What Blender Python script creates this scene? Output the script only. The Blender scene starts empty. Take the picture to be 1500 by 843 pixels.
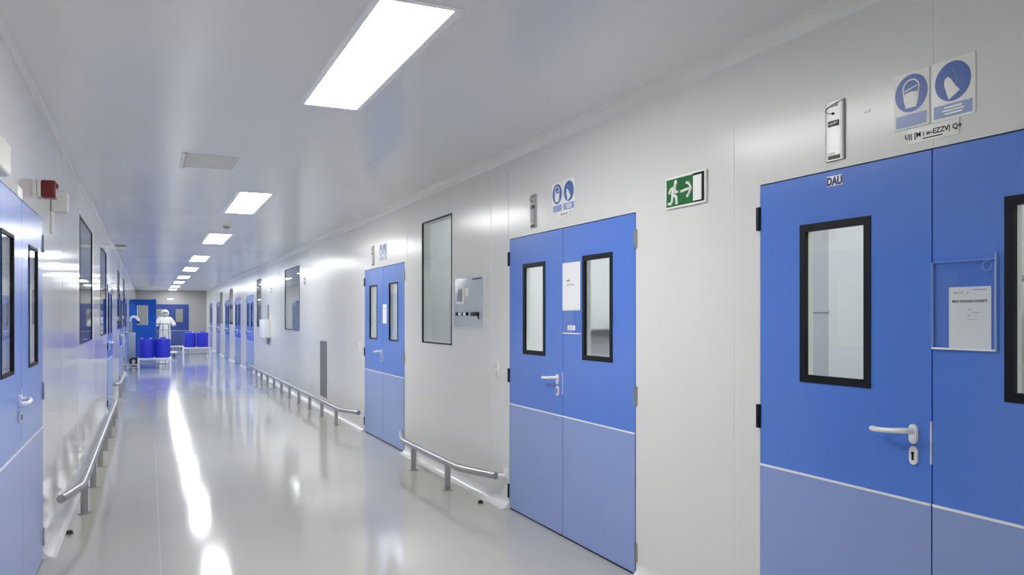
import bpy, bmesh, math, random
from mathutils import Vector, Matrix, Quaternion
random.seed(4)
SC = bpy.context.scene
COL = SC.collection
PI = math.pi

# corridor axes: X across (camera at 0), Y along the corridor, Z up.  metres
XR, XL = 2.552, -0.60          # faces of the two long walls
YN, YF = -6.0, 42.0            # end behind the camera, far end wall
HC = 2.77                      # ceiling
WT = 0.10                      # wall panel thickness

# ------------------------------------------------------------------ materials
def mat(name, color, rough=0.5, metal=0.0, spec=0.5, coat=0.0, coat_r=0.05, vary=0.0, vscale=3.0, rvary=0.0,
        bump=0.0, bscale=60.0, stretch=None):
    m = bpy.data.materials.new(name); m.use_nodes = True
    nt = m.node_tree; b = nt.nodes['Principled BSDF']
    b.inputs['Base Color'].default_value = (*color, 1)
    b.inputs['Roughness'].default_value = rough
    b.inputs['Metallic'].default_value = metal
    b.inputs['Specular IOR Level'].default_value = spec
    b.inputs['Coat Weight'].default_value = coat
    b.inputs['Coat Roughness'].default_value = coat_r
    if vary or rvary or bump:
        tc = nt.nodes.new('ShaderNodeTexCoord')
        src = tc.outputs['Object']
        if stretch:
            mp = nt.nodes.new('ShaderNodeMapping'); mp.inputs['Scale'].default_value = stretch
            nt.links.new(src, mp.inputs[0]); src = mp.outputs[0]
        n = nt.nodes.new('ShaderNodeTexNoise'); n.inputs['Scale'].default_value = vscale; n.inputs['Detail'].default_value = 3
        nt.links.new(src, n.inputs['Vector'])
        if vary:
            mx = nt.nodes.new('ShaderNodeMix'); mx.data_type = 'RGBA'
            mx.inputs[6].default_value = (*[c*(1-vary) for c in color], 1)
            mx.inputs[7].default_value = (*[min(1, c*(1+vary)) for c in color], 1)
            nt.links.new(n.outputs['Fac'], mx.inputs[0]); nt.links.new(mx.outputs[2], b.inputs['Base Color'])
        if rvary:
            mr = nt.nodes.new('ShaderNodeMapRange')
            mr.inputs[3].default_value = max(0.01, rough - rvary); mr.inputs[4].default_value = rough + rvary
            nt.links.new(n.outputs['Fac'], mr.inputs[0]); nt.links.new(mr.outputs[0], b.inputs['Roughness'])
        if bump:
            n2 = nt.nodes.new('ShaderNodeTexNoise'); n2.inputs['Scale'].default_value = bscale
            nt.links.new(src, n2.inputs['Vector'])
            bp = nt.nodes.new('ShaderNodeBump'); bp.inputs['Strength'].default_value = bump; bp.inputs['Distance'].default_value = 0.002
            nt.links.new(n2.outputs['Fac'], bp.inputs['Height']); nt.links.new(bp.outputs[0], b.inputs['Normal'])
    return m

def emis(name, color, s):
    m = bpy.data.materials.new(name); m.use_nodes = True
    nt = m.node_tree; nt.nodes.clear()
    o = nt.nodes.new('ShaderNodeOutputMaterial'); e = nt.nodes.new('ShaderNodeEmission')
    e.inputs[0].default_value = (*color, 1); e.inputs[1].default_value = s
    nt.links.new(e.outputs[0], o.inputs[0]); return m

def clear(name, tint, gloss_r=0.02, ior=1.5):
    """thin clear sheet: transparent with a Fresnel reflection"""
    m = bpy.data.materials.new(name); m.use_nodes = True
    nt = m.node_tree; nt.nodes.clear()
    o = nt.nodes.new('ShaderNodeOutputMaterial'); t = nt.nodes.new('ShaderNodeBsdfTransparent')
    g = nt.nodes.new('ShaderNodeBsdfGlossy'); x = nt.nodes.new('ShaderNodeMixShader')
    t.inputs[0].default_value = (*tint, 1); g.inputs['Roughness'].default_value = gloss_r
    ge = nt.nodes.new('ShaderNodeNewGeometry'); dt = nt.nodes.new('ShaderNodeVectorMath'); dt.operation = 'DOT_PRODUCT'
    nt.links.new(ge.outputs['Normal'], dt.inputs[0]); nt.links.new(ge.outputs['Incoming'], dt.inputs[1])
    def mth(op, u, v):
        q = nt.nodes.new('ShaderNodeMath'); q.operation = op
        for k, val in ((0, u), (1, v)):
            if isinstance(val, (int, float)): q.inputs[k].default_value = val
            else: nt.links.new(val, q.inputs[k])
        return q.outputs[0]
    r0 = ((ior-1)/(ior+1))**2
    c = mth('SUBTRACT', 1.0, mth('ABSOLUTE', dt.outputs['Value'], 0))
    fac = mth('ADD', r0, mth('MULTIPLY', 1-r0, mth('POWER', c, 5.0)))      # Schlick
    nt.links.new(fac, x.inputs[0]); nt.links.new(t.outputs[0], x.inputs[1]); nt.links.new(g.outputs[0], x.inputs[2])
    nt.links.new(x.outputs[0], o.inputs[0]); return m

M = {}
M['wall_l'] = mat('white_gloss_wall_laminate', (.79, .79, .78), .11, spec=.5, vary=.02, vscale=.7, rvary=.02)
M['wall'] = mat('white_wall_laminate', (.77, .77, .755), .22, spec=.34, vary=.02, vscale=.7, rvary=.03)
M['wall_end'] = mat('grey_end_wall_paint', (.34, .33, .315), .4, vary=.02)  # colour darkened to stand in for the weaker light at the far end
M['seam'] = mat('panel_joint', (.82, .82, .82), .4, vary=.03)
M['seam_dark'] = mat('panel_joint_shadow', (.42, .42, .43), .5, vary=.03)  # joint colour darker than the other panel joints
M['ceil'] = mat('white_ceiling_panel', (.78, .78, .78), .20, spec=.5, vary=.02, vscale=.8, rvary=.05)
M['hatch'] = mat('pale_grey_hatch_panel', (.70, .70, .69), .45, vary=.02)
M['cove'] = mat('white_cove_profile', (.82, .82, .81), .3, vary=.02)
M['base'] = mat('white_coved_skirting', (.80, .80, .79), .2, vary=.02)
M['blue'] = mat('blue_door_laminate', (.092, .226, .74), .22, spec=.5, coat=.25, coat_r=.08, vary=.03, vscale=1.5)
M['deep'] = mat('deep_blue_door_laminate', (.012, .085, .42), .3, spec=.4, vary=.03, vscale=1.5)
M['navy'] = mat('navy_door_laminate', (.030, .055, .23), .4, spec=.35, vary=.03)  # door blue darkened: the dim far end is put into the colour
M['navy_kick'] = mat('navy_kick_plate', (.055, .09, .27), .4, spec=.35, vary=.03)  # kick plate blue darkened likewise for the low light
M['kick'] = mat('pale_blue_kick_plate', (.275, .37, .70), .3, spec=.5, vary=.03, vscale=1.5)
M['white_strip'] = mat('white_trim_plastic', (.93, .94, .95), .35, vary=.02)
M['black'] = mat('black_gasket_rubber', (.007, .008, .013), .5, spec=.2, vary=.15)
M['gap'] = mat('dark_navy_door_seal', (.010, .016, .05), .6, vary=.1)
M['white_plastic'] = mat('white_plastic', (.90, .90, .90), .28, vary=.02)
M['ivory'] = mat('ivory_plastic', (.74, .74, .70), .4, vary=.03)
M['grey_plastic'] = mat('grey_plastic', (.35, .37, .40), .4, vary=.04)
M['steel'] = mat('brushed_stainless_steel', (.44, .44, .45), .34, metal=1, vary=.06, vscale=14, stretch=(1, 1, 12))
M['steel_bright'] = mat('polished_stainless_plate', (.50, .50, .49), .48, metal=1, vary=.04, vscale=10)
M['steel_dark'] = mat('dull_steel', (.33, .33, .34), .4, metal=1, vary=.06)
M['handle_tube'] = mat('dark_painted_tube', (.10, .10, .105), .45, vary=.1)
M['red'] = mat('red_siren_plastic', (.15, .008, .012), .4, vary=.05)
M['green'] = mat('green_exit_sign', (.016, .155, .036), .5, spec=.2, vary=.03)
M['sign_white'] = mat('sign_white_film', (.93, .94, .91), .4, vary=.02)
M['sign_blue'] = mat('sign_blue_print', (.055, .14, .46), .35, vary=.06, vscale=8)
M['sign_pale'] = mat('sign_pale_blue_print', (.26, .36, .62), .35, vary=.05, vscale=8)
M['ink'] = mat('dark_print_ink', (.012, .013, .016), .6, spec=.2, vary=.1)
M['ink_grey'] = mat('grey_print_ink', (.32, .33, .37), .6, vary=.1)
M['ink_navy'] = mat('navy_print_ink', (.03, .06, .2), .6, vary=.1)
M['paper'] = mat('white_paper', (.92, .93, .94), .7, vary=.02, bump=.05)
M['screen'] = mat('grey_display', (.30, .34, .38), .15, vary=.04)
M['panelglass'] = mat('grey_panel_face', (.50, .56, .63), .22, vary=.03)
M['drum'] = mat('blue_drum_plastic', (.035, .045, .60), .35, spec=.4, vary=.06, vscale=4)
M['cloth'] = mat('white_coverall_cloth', (.84, .84, .82), .85, vary=.04, bump=.3, bscale=30)
M['skin'] = mat('skin', (.52, .36, .27), .55, vary=.05)
M['mask'] = mat('grey_face_mask', (.46, .45, .42), .8, vary=.08)
M['goggle'] = mat('dark_goggle_lens', (.22, .22, .21), .3, vary=.1)
M['room'] = mat('white_room_wall', (.72, .72, .71), .5, vary=.02)
M['room_mid'] = mat('pale_grey_room_wall', (.60, .61, .62), .5, vary=.02)
M['room_grey'] = mat('grey_room_panel', (.47, .48, .49), .4, vary=.03)
M['caster'] = mat('dark_caster_rubber', (.03, .03, .035), .6, vary=.1)
M['glass'] = clear('window_glass', (.90, .93, .93))
M['acrylic'] = clear('clear_acrylic', (.97, .98, .99), ior=1.3)
M['acrylic_edge'] = mat('bright_acrylic_edge', (.34, .48, .82), .25, vary=.03)
M['lamp'] = emis('lit_ceiling_diffuser', (1.0, .985, .96), 26.5)
M['lamp_cool'] = emis('lit_cool_white_diffuser', (.955, .98, 1.0), 28.0)
M['lamp_far'] = emis('lit_hanging_lamp', (1.0, .99, .97), 4.0)
M['lamp_room'] = emis('lit_room_diffuser', (1.0, .99, .97), 15.0)

# floor: pale epoxy, thin pour joints, the far bay tinted with the blue doors' reflection
def floor_mat():
    m = mat('grey_epoxy_floor', (.50, .49, .46), .09, spec=.5, vary=.0)
    nt = m.node_tree; b = nt.nodes['Principled BSDF']; L = nt.links
    tc = nt.nodes.new('ShaderNodeTexCoord'); sx = nt.nodes.new('ShaderNodeSeparateXYZ'); L.new(tc.outputs['Object'], sx.inputs[0])
    n = nt.nodes.new('ShaderNodeTexNoise'); n.inputs['Scale'].default_value = 1.3; n.inputs['Detail'].default_value = 4
    L.new(tc.outputs['Object'], n.inputs['Vector'])
    def mix(fac, a, bb):
        x = nt.nodes.new('ShaderNodeMix'); x.data_type = 'RGBA'
        if hasattr(fac, 'is_linked'): L.new(fac, x.inputs[0])
        else: x.inputs[0].default_value = fac
        for v, i in ((a, 6), (bb, 7)):
            if isinstance(v, tuple): x.inputs[i].default_value = (*v, 1)
            else: L.new(v, x.inputs[i])
        return x.outputs[2]
    def math_(op, a, bb):
        x = nt.nodes.new('ShaderNodeMath'); x.operation = op
        for v, i in ((a, 0), (bb, 1)):
            if isinstance(v, (int, float)): x.inputs[i].default_value = v
            else: L.new(v, x.inputs[i])
        return x.outputs[0]
    near = mix(n.outputs['Fac'], (.485, .475, .425), (.545, .53, .48))
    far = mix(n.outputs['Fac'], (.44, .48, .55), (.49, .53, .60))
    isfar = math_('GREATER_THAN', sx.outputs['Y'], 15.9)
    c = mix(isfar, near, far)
    def line(axis, pos, w):
        return math_('LESS_THAN', math_('ABSOLUTE', math_('SUBTRACT', sx.outputs[axis], pos), 0), w)
    for axis, pos, w, colr in (('X', .06, .003, (.60, .60, .60)), ('Y', 10.35, .006, (.36, .36, .36)), ('Y', 6.6, .003, (.58, .58, .58)), ('Y', 15.9, .008, (.62, .62, .62))):
        c = mix(line(axis, pos, w), c, colr)
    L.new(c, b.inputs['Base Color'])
    mr = nt.nodes.new('ShaderNodeMapRange'); mr.inputs[3].default_value = .06; mr.inputs[4].default_value = .13
    L.new(n.outputs['Fac'], mr.inputs[0]); L.new(mr.outputs[0], b.inputs['Roughness'])
    n2 = nt.nodes.new('ShaderNodeTexNoise'); n2.inputs['Scale'].default_value = 5.0
    L.new(tc.outputs['Object'], n2.inputs['Vector'])
    bp = nt.nodes.new('ShaderNodeBump'); bp.inputs['Strength'].default_value = .06; bp.inputs['Distance'].default_value = .01
    L.new(n2.outputs['Fac'], bp.inputs['Height']); L.new(bp.outputs[0], b.inputs['Normal'])
    return m
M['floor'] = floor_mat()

# ------------------------------------------------------------------ mesh helpers
class MB:
    def __init__(s): s.bm = bmesh.new()
    def _faces(s, n0, mi):
        s.bm.faces.ensure_lookup_table()
        for f in s.bm.faces[n0:]: f.material_index = mi
    def box(s, x0, x1, y0, y1, z0, z1, bev=0, mi=0, seg=2):
        n0 = len(s.bm.faces)
        vs = [s.bm.verts.new((x, y, z)) for z in (z0, z1) for y in (y0, y1) for x in (x0, x1)]
        fs = [s.bm.faces.new([vs[i] for i in q]) for q in ((0,2,3,1),(4,5,7,6),(0,1,5,4),(2,6,7,3),(0,4,6,2),(1,3,7,5))]
        if bev:
            es = list({e for f in fs for e in f.edges})
            bmesh.ops.bevel(s.bm, geom=es, offset=bev, segments=seg, profile=.6, affect='EDGES')
        s._faces(n0, mi); return s
    def prism(s, poly, y0, y1, mi=0):
        """poly in x,z seen from -y (counter-clockwise), extruded from y0 (front) to y1"""
        n0 = len(s.bm.faces)
        a = [s.bm.verts.new((x, y0, z)) for x, z in poly]; b = [s.bm.verts.new((x, y1, z)) for x, z in poly]
        s.bm.faces.new(a); s.bm.faces.new(b[::-1])
        k = len(poly)
        for i in range(k): s.bm.faces.new((a[i], b[i], b[(i+1) % k], a[(i+1) % k]))
        bmesh.ops.recalc_face_normals(s.bm, faces=s.bm.faces[n0:] if False else list(s.bm.faces)[n0:])
        s._faces(n0, mi); return s
    def tube(s, pts, r, seg=16, mi=0, flat=None):
        """round bar along pts; r number or list"""
        n0 = len(s.bm.faces); P = [Vector(p) for p in pts]; n = len(P)
        R = r if isinstance(r, (list, tuple)) else [r]*n
        T = [(P[min(i+1, n-1)] - P[max(i-1, 0)]).normalized() for i in range(n)]
        up = Vector((0, 0, 1)) if abs(T[0].z) < .9 else Vector((1, 0, 0))
        N = (up - T[0]*up.dot(T[0])).normalized(); rings = []
        for i in range(n):
            N = (N - T[i]*N.dot(T[i])).normalized(); B = T[i].cross(N)
            rings.append([s.bm.verts.new(P[i] + (N*math.cos(2*PI*k/seg) + B*math.sin(2*PI*k/seg))*R[i]) for k in range(seg)])
        for i in range(n-1):
            for k in range(seg):
                s.bm.faces.new((rings[i][k], rings[i][(k+1) % seg], rings[i+1][(k+1) % seg], rings[i+1][k]))
        s.bm.faces.new(rings[0][::-1]); s.bm.faces.new(rings[-1]); s._faces(n0, mi); return s
    def lathe(s, prof, c=(0, 0, 0), seg=24, mi=0, axis='z'):
        n0 = len(s.bm.faces); rings = []
        for r, h in prof:
            ring = []
            for k in range(seg):
                a = 2*PI*k/seg; p = (r*math.cos(a), r*math.sin(a), h)
                if axis == 'y': p = (p[0], -p[2], p[1])
                elif axis == 'x': p = (p[2], p[0], p[1])
                ring.append(s.bm.verts.new((c[0]+p[0], c[1]+p[1], c[2]+p[2])))
            rings.append(ring)
        for i in range(len(rings)-1):
            for k in range(seg):
                s.bm.faces.new((rings[i][k], rings[i][(k+1) % seg], rings[i+1][(k+1) % seg], rings[i+1][k]))
        s.bm.faces.new(rings[0][::-1]); s.bm.faces.new(rings[-1]); s._faces(n0, mi); return s
    def ball(s, c, r, mi=0, u=20, v=14):
        n0 = len(s.bm.faces); r = r if isinstance(r, (tuple, list)) else (r, r, r)
        bmesh.ops.create_uvsphere(s.bm, u_segments=u, v_segments=v, radius=1, matrix=Matrix.Translation(c) @ Matrix.Diagonal((*r, 1)))
        s._faces(n0, mi); return s
    def slab(s, x0, x1, z0, z1, y0, y1, holes=(), mi=0, bev=0):
        """upright panel with rectangular holes (hx0,hx1,hz0,hz1)"""
        n0 = len(s.bm.faces)
        xs = sorted({x0, x1, *[v for h in holes for v in h[:2]]}); zs = sorted({z0, z1, *[v for h in holes for v in h[2:]]})
        xs = [x for x in xs if x0 <= x <= x1]; zs = [z for z in zs if z0 <= z <= z1]
        solid = {}
        for i in range(len(xs)-1):
            for j in range(len(zs)-1):
                cx, cz = (xs[i]+xs[i+1])/2, (zs[j]+zs[j+1])/2
                solid[i, j] = not any(h[0] < cx < h[1] and h[2] < cz < h[3] for h in holes)
        V = {}
        def v(i, j, k):
            if (i, j, k) not in V: V[i, j, k] = s.bm.verts.new((xs[i], (y0, y1)[k], zs[j]))
            return V[i, j, k]
        for (i, j), ok in solid.items():
            if not ok: continue
            s.bm.faces.new((v(i,j,0), v(i+1,j,0), v(i+1,j+1,0), v(i,j+1,0)))
            s.bm.faces.new((v(i,j,1), v(i,j+1,1), v(i+1,j+1,1), v(i+1,j,1)))
            if not solid.get((i-1, j)): s.bm.faces.new((v(i,j,0), v(i,j+1,0), v(i,j+1,1), v(i,j,1)))
            if not solid.get((i+1, j)): s.bm.faces.new((v(i+1,j,0), v(i+1,j,1), v(i+1,j+1,1), v(i+1,j+1,0)))
            if not solid.get((i, j-1)): s.bm.faces.new((v(i,j,0), v(i,j,1), v(i+1,j,1), v(i+1,j,0)))
            if not solid.get((i, j+1)): s.bm.faces.new((v(i,j+1,0), v(i+1,j+1,0), v(i+1,j+1,1), v(i,j+1,1)))
        s._faces(n0, mi); return s
    def frame(s, x0, x1, z0, z1, w, y0, y1, mi=0):
        return s.slab(x0, x1, z0, z1, y0, y1, [(x0+w, x1-w, z0+w, z1-w)], mi)
    def build(s, name, mats, parent=None, loc=(0, 0, 0), rot=0, smooth=35):
        me = bpy.data.meshes.new(name); s.bm.normal_update(); s.bm.to_mesh(me); s.bm.free()
        for m in (mats if isinstance(mats, (list, tuple)) else [mats]): me.materials.append(m)
        if smooth:
            me.polygons.foreach_set('use_smooth', [True]*len(me.polygons))
            me.set_sharp_from_angle(angle=math.radians(smooth))
        o = bpy.data.objects.new(name, me); COL.objects.link(o)
        o.location = loc; o.rotation_euler = (0, 0, rot)
        if parent: o.parent = parent
        return o

def tag(o, label=None, cat=None, group=None, kind=None):
    if label: o['label'] = label
    if cat: o['category'] = cat
    if group: o['group'] = group
    if kind: o['kind'] = kind
    return o

def empty(name, loc, rot=0, **k):
    o = bpy.data.objects.new(name, None); COL.objects.link(o); o.empty_display_size = .1
    o.location = loc; o.rotation_euler = (0, 0, rot); return tag(o, **k)

def copy_tree(o, parent=None):
    c = o.copy(); COL.objects.link(c)
    if parent: c.parent = parent
    for ch in list(o.children): copy_tree(ch, c)
    return c

# wall frames: local x runs to the right as seen from the corridor, local y goes INTO the wall, local z up
def on(side, s, z=0.0, d=0.0):
    """location and rotation of a point s metres down the corridor, d in front of that wall"""
    if side == 'R': return (XR - d, s, z), -PI/2
    if side == 'L': return (XL + d, s, z), PI/2
    return (s, YF - d, z), 0.0

def text_mb(mb, txt, size, x, z, y, mi=0, align='LEFT', depth=.0006, xs=1.0, bold=0.0):
    cu = bpy.data.curves.new('lettering', 'FONT'); cu.body = txt; cu.size = size; cu.align_x = align; cu.extrude = depth/2; cu.offset = bold; cu.resolution_u = 3
    ob = bpy.data.objects.new('lettering', cu); COL.objects.link(ob)
    bpy.context.view_layer.update()
    me = bpy.data.meshes.new_from_object(ob.evaluated_get(bpy.context.evaluated_depsgraph_get()))
    for v in me.vertices: v.co = Vector((x + v.co.x*xs, y - v.co.z, z + v.co.y))
    n0 = len(mb.bm.faces); mb.bm.from_mesh(me); mb._faces(n0, mi)
    bpy.data.objects.remove(ob); bpy.data.curves.remove(cu); bpy.data.meshes.remove(me)

def ellipse(cx, cz, rx, rz, n=40, a0=0.0, a1=2*PI):
    return [(cx + rx*math.cos(a0+(a1-a0)*i/n), cz + rz*math.sin(a0+(a1-a0)*i/n)) for i in range(n if a1-a0 > 6.28 else n+1)]

# ------------------------------------------------------------------ setting
DW, DH = 1.766, 2.10
R_DOORS = [1.964, 4.755, 9.325, 23.19, 26.60, 30.35, 34.45, 38.60]
L_DOORS = [4.762, 14.76, 20.45, 24.45, 29.42, 34.9]
R_WIN = [(6.94, 7.815), (15.16, 16.91), (20.78, 21.60), (28.25, 29.30), (32.30, 33.35)]
L_WIN = [(8.52, 10.26), (12.0, 13.55), (18.10, 19.30), (22.0, 23.2)]
WZ0, WZ1 = 1.235, 2.455
FAR_DOOR = .875

def long_wall(name, side, doors, wins, seams):
    mb = MB(); sg = -1 if side == 'R' else 1
    holes = []
    for d in doors: holes.append(tuple(sorted((sg*(d-DW/2), sg*(d+DW/2)))) + (-1, DH))
    for a, b in wins: holes.append(tuple(sorted((sg*a, sg*b))) + (WZ0, WZ1))
    x0, x1 = sorted((sg*YN, sg*YF))
    mb.slab(x0, x1, 0, HC, 0, WT, holes)
    for s, z0, z1, mi, w in seams: mb.box(sg*s-w, sg*s+w, -.0012, .004, z0, z1, mi=mi)
    loc, rot = ((XR, 0, 0), -PI/2) if side == 'R' else ((XL, 0, 0), PI/2)
    return tag(mb.build(name, [M['wall' if side == 'R' else 'wall_l'], M['seam'], M['seam_dark']], loc=loc, rot=rot, smooth=0), kind='structure')

long_wall('wall_right', 'R', R_DOORS, R_WIN,
          [(1.962, DH, 2.71, 1, .002), (3.028, .09, 2.71, 1, .003), (5.66, DH, 2.62, 2, .002), (6.0, .09, 2.71, 1, .002), (8.35, .09, 2.71, 1, .002),
           (11.3, .09, 2.71, 1, .002), (14.2, .09, 2.71, 1, .002), (17.6, .09, 2.71, 1, .002), (0.98, .09, 2.71, 1, .002)])
long_wall('wall_left', 'L', L_DOORS, L_WIN,
          [(6.9, .09, 2.71, 1, .002), (8.3, .09, 2.71, 1, .002), (10.6, .09, 2.71, 1, .002), (16.6, .09, 2.71, 1, .002)])
o = MB().slab(XL, XR, 0, HC, 0, WT, [(FAR_DOOR-DW/2, FAR_DOOR+DW/2, -1, DH)]).build('wall_far', M['wall_end'], loc=(0, YF, 0), smooth=0); tag(o, kind='structure')
o = MB().box(XL-.1, XR+.1, YN-WT, YN, 0, HC).build('wall_back', M['wall'], smooth=0); tag(o, kind='structure')
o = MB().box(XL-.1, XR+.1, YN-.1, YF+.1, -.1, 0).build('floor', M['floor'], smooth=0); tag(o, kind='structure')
cb = MB().box(XL-.1, XR+.1, YN-.1, YF+.1, HC, HC+.1)
for (x0, x1, y0, y1) in ((1.66, 1.664, 6.2, 6.8),):
    cb.box(x0, x1, y0, y1, HC-.0012, HC+.01, mi=1)
o = cb.build('ceiling', [M['ceil'], M['seam']], smooth=0); tag(o, kind='structure')

# cove between wall and ceiling (concave quarter round) and coved skirting
def cove_profile(r, n=8):
    return [(r - r*math.sin(a), r - r*math.cos(a)) for a in [PI/2*i/n for i in range(n+1)]]   # (d, h) from (r,0) to (0,r)
def run(name, side, spans, r, top, m, n=8):
    mb = MB()
    for a, b in spans:
        pr = cove_profile(r, n) + [(-.004, r), (-.004, -.004), (r, -.004)]
        rings = []
        for s in (a, b):
            ring = []
            for d, h in pr:
                x = XR - d if side == 'R' else XL + d
                ring.append(mb.bm.verts.new((x, s, HC - h if top else h)))
            rings.append(ring)
        k = len(pr)
        for i in range(k): mb.bm.faces.new((rings[0][i], rings[0][(i+1) % k], rings[1][(i+1) % k], rings[1][i]))
        mb.bm.faces.new(rings[0]); mb.bm.faces.new(rings[1][::-1])
    bmesh.ops.recalc_face_normals(mb.bm, faces=list(mb.bm.faces))
    return tag(mb.build(name, m, smooth=50), kind='structure')
run('trim_1', 'R', [(YN, YF)], .062, True, M['cove'])
run('trim_2', 'L', [(YN, YF)], .032, True, M['cove'])
def gaps(doors):
    out = []; p = YN
    for d in sorted(doors): out.append((p, d-DW/2-.012)); p = d+DW/2+.012
    out.append((p, YF)); return out
run('baseboard_right', 'R', gaps(R_DOORS), .07, False, M['base'])
run('baseboard_left', 'L', gaps(L_DOORS), .075, False, M['base'])

# the rooms behind the doors and windows, each with its own lit ceiling panel
def room(name, x0, x1, y0, y1, panels, m=None, floor=None):
    mb = MB(); h = HC
    mb.box(x0-.05, x0, y0-.05, y1+.05, 0, h) if x0 > XR+1 or x0 < XL-1 else None
    mb.box(x1, x1+.05, y0-.05, y1+.05, 0, h) if x1 > XR+1 or x1 < XL-1 else None
    mb.box(x0, x1, y0-.05, y0, 0, h); mb.box(x0, x1, y1, y1+.05, 0, h)
    mb.box(x0, x1, y0, y1, h, h+.05); mb.box(x0, x1, y0, y1, -.05, -.002, mi=1)
    for (a, b, c, d) in panels: mb.box(a, b, c, d, h-.02, h-.001, mi=2)
    return tag(mb.build(name, [m or M['room'], M['floor'], M['lamp_room']], smooth=0), kind='structure')
xr = XR+WT+.002; xl = XL-WT-.002
room('wall_side_room', xr, xr+2.2, .4, 3.38, [(xr+.7, xr+1.3, 1.2, 2.4)])
room('wall_side_room', xr, xr+1.9, 3.5, 6.5, [(xr+.6, xr+1.2, 4.2, 5.6)])
room('wall_side_room', xr, xr+1.5, 6.6, 8.28, [(xr+.6, xr+.9, 7.0, 7.9)], M['room_mid'])
room('wall_side_room', xr, xr+1.8, 8.35, 12.0, [(xr+.6, xr+1.2, 9., 10.6)])
room('wall_side_room', xr, xr+2.2, 14.0, 22.1, [(xr+.6, xr+1., 15.2, 16.4), (xr+.6, xr+1., 19.6, 20.8)])
room('wall_side_room', xr, xr+2.2, 22.2, 41.0, [(xr+.6, xr+1., 24, 25.4), (xr+.6, xr+1., 30, 31.4), (xr+.6, xr+1., 36, 37.4)])
room('wall_side_room', xl-2.2, xl, 3.4, 7.2, [(xl-1.3, xl-.7, 4.0, 5.4)])
room('wall_side_room', xl-2.2, xl, 7.6, 17.5, [(xl-1.0, xl-.7, 9.0, 10.), (xl-1.2, xl-.7, 14, 15.4)], M['room_grey'])
room('wall_side_room', xl-2.2, xl, 17.6, 41.0, [(xl-1.2, xl-.7, 20, 21.4), (xl-1.2, xl-.7, 29, 30.4)])
mb = MB(); mb.box(-.6, 2.5, YF+2.0, YF+2.05, 0, HC); mb.box(-.65, -.6, YF+WT+.01, YF+2.05, 0, HC); mb.box(2.5, 2.55, YF+WT+.01, YF+2.05, 0, HC)
mb.box(-.6, 2.5, YF+WT+.01, YF+2.0, HC, HC+.05); mb.box(-.6, 2.5, YF+WT+.01, YF+2., -.05, -.002, mi=1); mb.box(.6, 1.1, YF+.7, YF+1.3, HC-.02, HC-.001, mi=2)
tag(mb.build('wall_side_room', [M['room'], M['floor'], M['lamp_room']], smooth=0), kind='structure')
# fittings glimpsed through the glass
o = MB().box(3.20, 3.47, 3.32, 3.378, 0, HC, bev=.004).box(3.20, 3.47, 3.312, 3.33, 1.52, 1.535).build('trim_3', M['room_grey']); tag(o, kind='structure')

r = empty('wall_shelf', (4.1, 6.49, 0), 0, label='thin shelves seen through the right glass of the door left of the exit sign', cat='shelf')
for z in (1.27, 1.37): MB().box(-.42, .5, -.16, .0, z, z+.012).build('shelf_board', M['steel_dark'], r, smooth=0)
MB().box(-.52, -.44, -.10, .0, .0, HC).build('side_upright', M['room_mid'], r, smooth=0)
r = empty('storage_rack', (4.35, 2.95, 0), 0, label='steel rack seen through the glass at the right edge of the nearest door', cat='rack')
for x in (-.3, .3):
    for y in (-.2, .2): MB().box(x-.012, x+.012, y-.012, y+.012, 0, 1.9).build('post', M['steel_dark'], r, smooth=0)
for z in (.5, .98, 1.25, 1.7): MB().box(-.3, .3, -.2, .2, z, z+.02).build('shelf', M['steel'], r, smooth=0)

# ------------------------------------------------------------------ doors
def make_leaf(root, u0, u1, hinge, style):
    """leaf from u0 to u1 in the door's local x; hinge -1 = hung on its left edge"""
    w = .36; cx = u0 + .432 if hinge < 0 else u1 - .432
    wx0, wx1, wz0, wz1 = cx-w/2, cx+w/2, 1.22, 1.885
    f = .028 if style['bold'] else .012
    leaf = MB().slab(u0+.003, u1-.003, .012, DH-.006, -.002, .043, [(wx0, wx1, wz0, wz1)]).build('leaf', M[style.get('col', 'blue')], root, smooth=0)
    MB().box(u0+.003, u1-.003, -.0045, -.0005, .013, .815).build('kick_plate', M[style.get('kick', 'kick')], leaf, smooth=0)
    MB().box(u0+.003, u1-.003, -.007, -.001, .815, .824).build('trim_strip', M['white_strip'], leaf, smooth=0)
    MB().frame(wx0-.004, wx1+.004, wz0-.004, wz1+.004, f+.004, -.006, .012).build('window_frame', M['black'], leaf, smooth=0)
    MB().frame(wx0-.002, wx1+.002, wz0-.002, wz1+.002, f*.8, .0125, .046).build('window_liner', M['ivory'], leaf, smooth=0)
    MB().box(wx0+f-.003, wx1-f+.003, .003, .009, wz0+f-.003, wz1-f+.003).build('window_pane', M['glass'], leaf, smooth=0)
    e = u0 if hinge < 0 else u1
    for z in (.085, .985, 1.89):
        hb = MB(); c = e + (-.006 if hinge < 0 else .006)
        hb.box(c-.011, c+.011, -.012, .002, z, z+.108, bev=.003)
        hb.build('hinge', M['black'] if hinge < 0 else M['steel'], leaf)
    if hinge < 0 and style.get('handle', 1):
        handle(leaf, u1, style)
    if hinge < 0:
        MB().box(u1-.010, u1+.008, .030, .043, .02, DH-.01).build('door_seal', M['gap'], leaf, smooth=0)
        MB().box(u1-.006, u1-.0025, -.004, .02, .965, 1.12).build('latch_plate', M['white_strip'], leaf, smooth=0)
    return leaf

def oval(cx, cz, rx, rz, n=10):
    h = rz-rx
    return [(cx+rx*math.cos(a), cz-h+rx*math.sin(a)) for a in [PI+PI*i/n for i in range(n+1)]] + \
           [(cx+rx*math.cos(a), cz+h+rx*math.sin(a)) for a in [PI*i/n for i in range(n+1)]]

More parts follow.
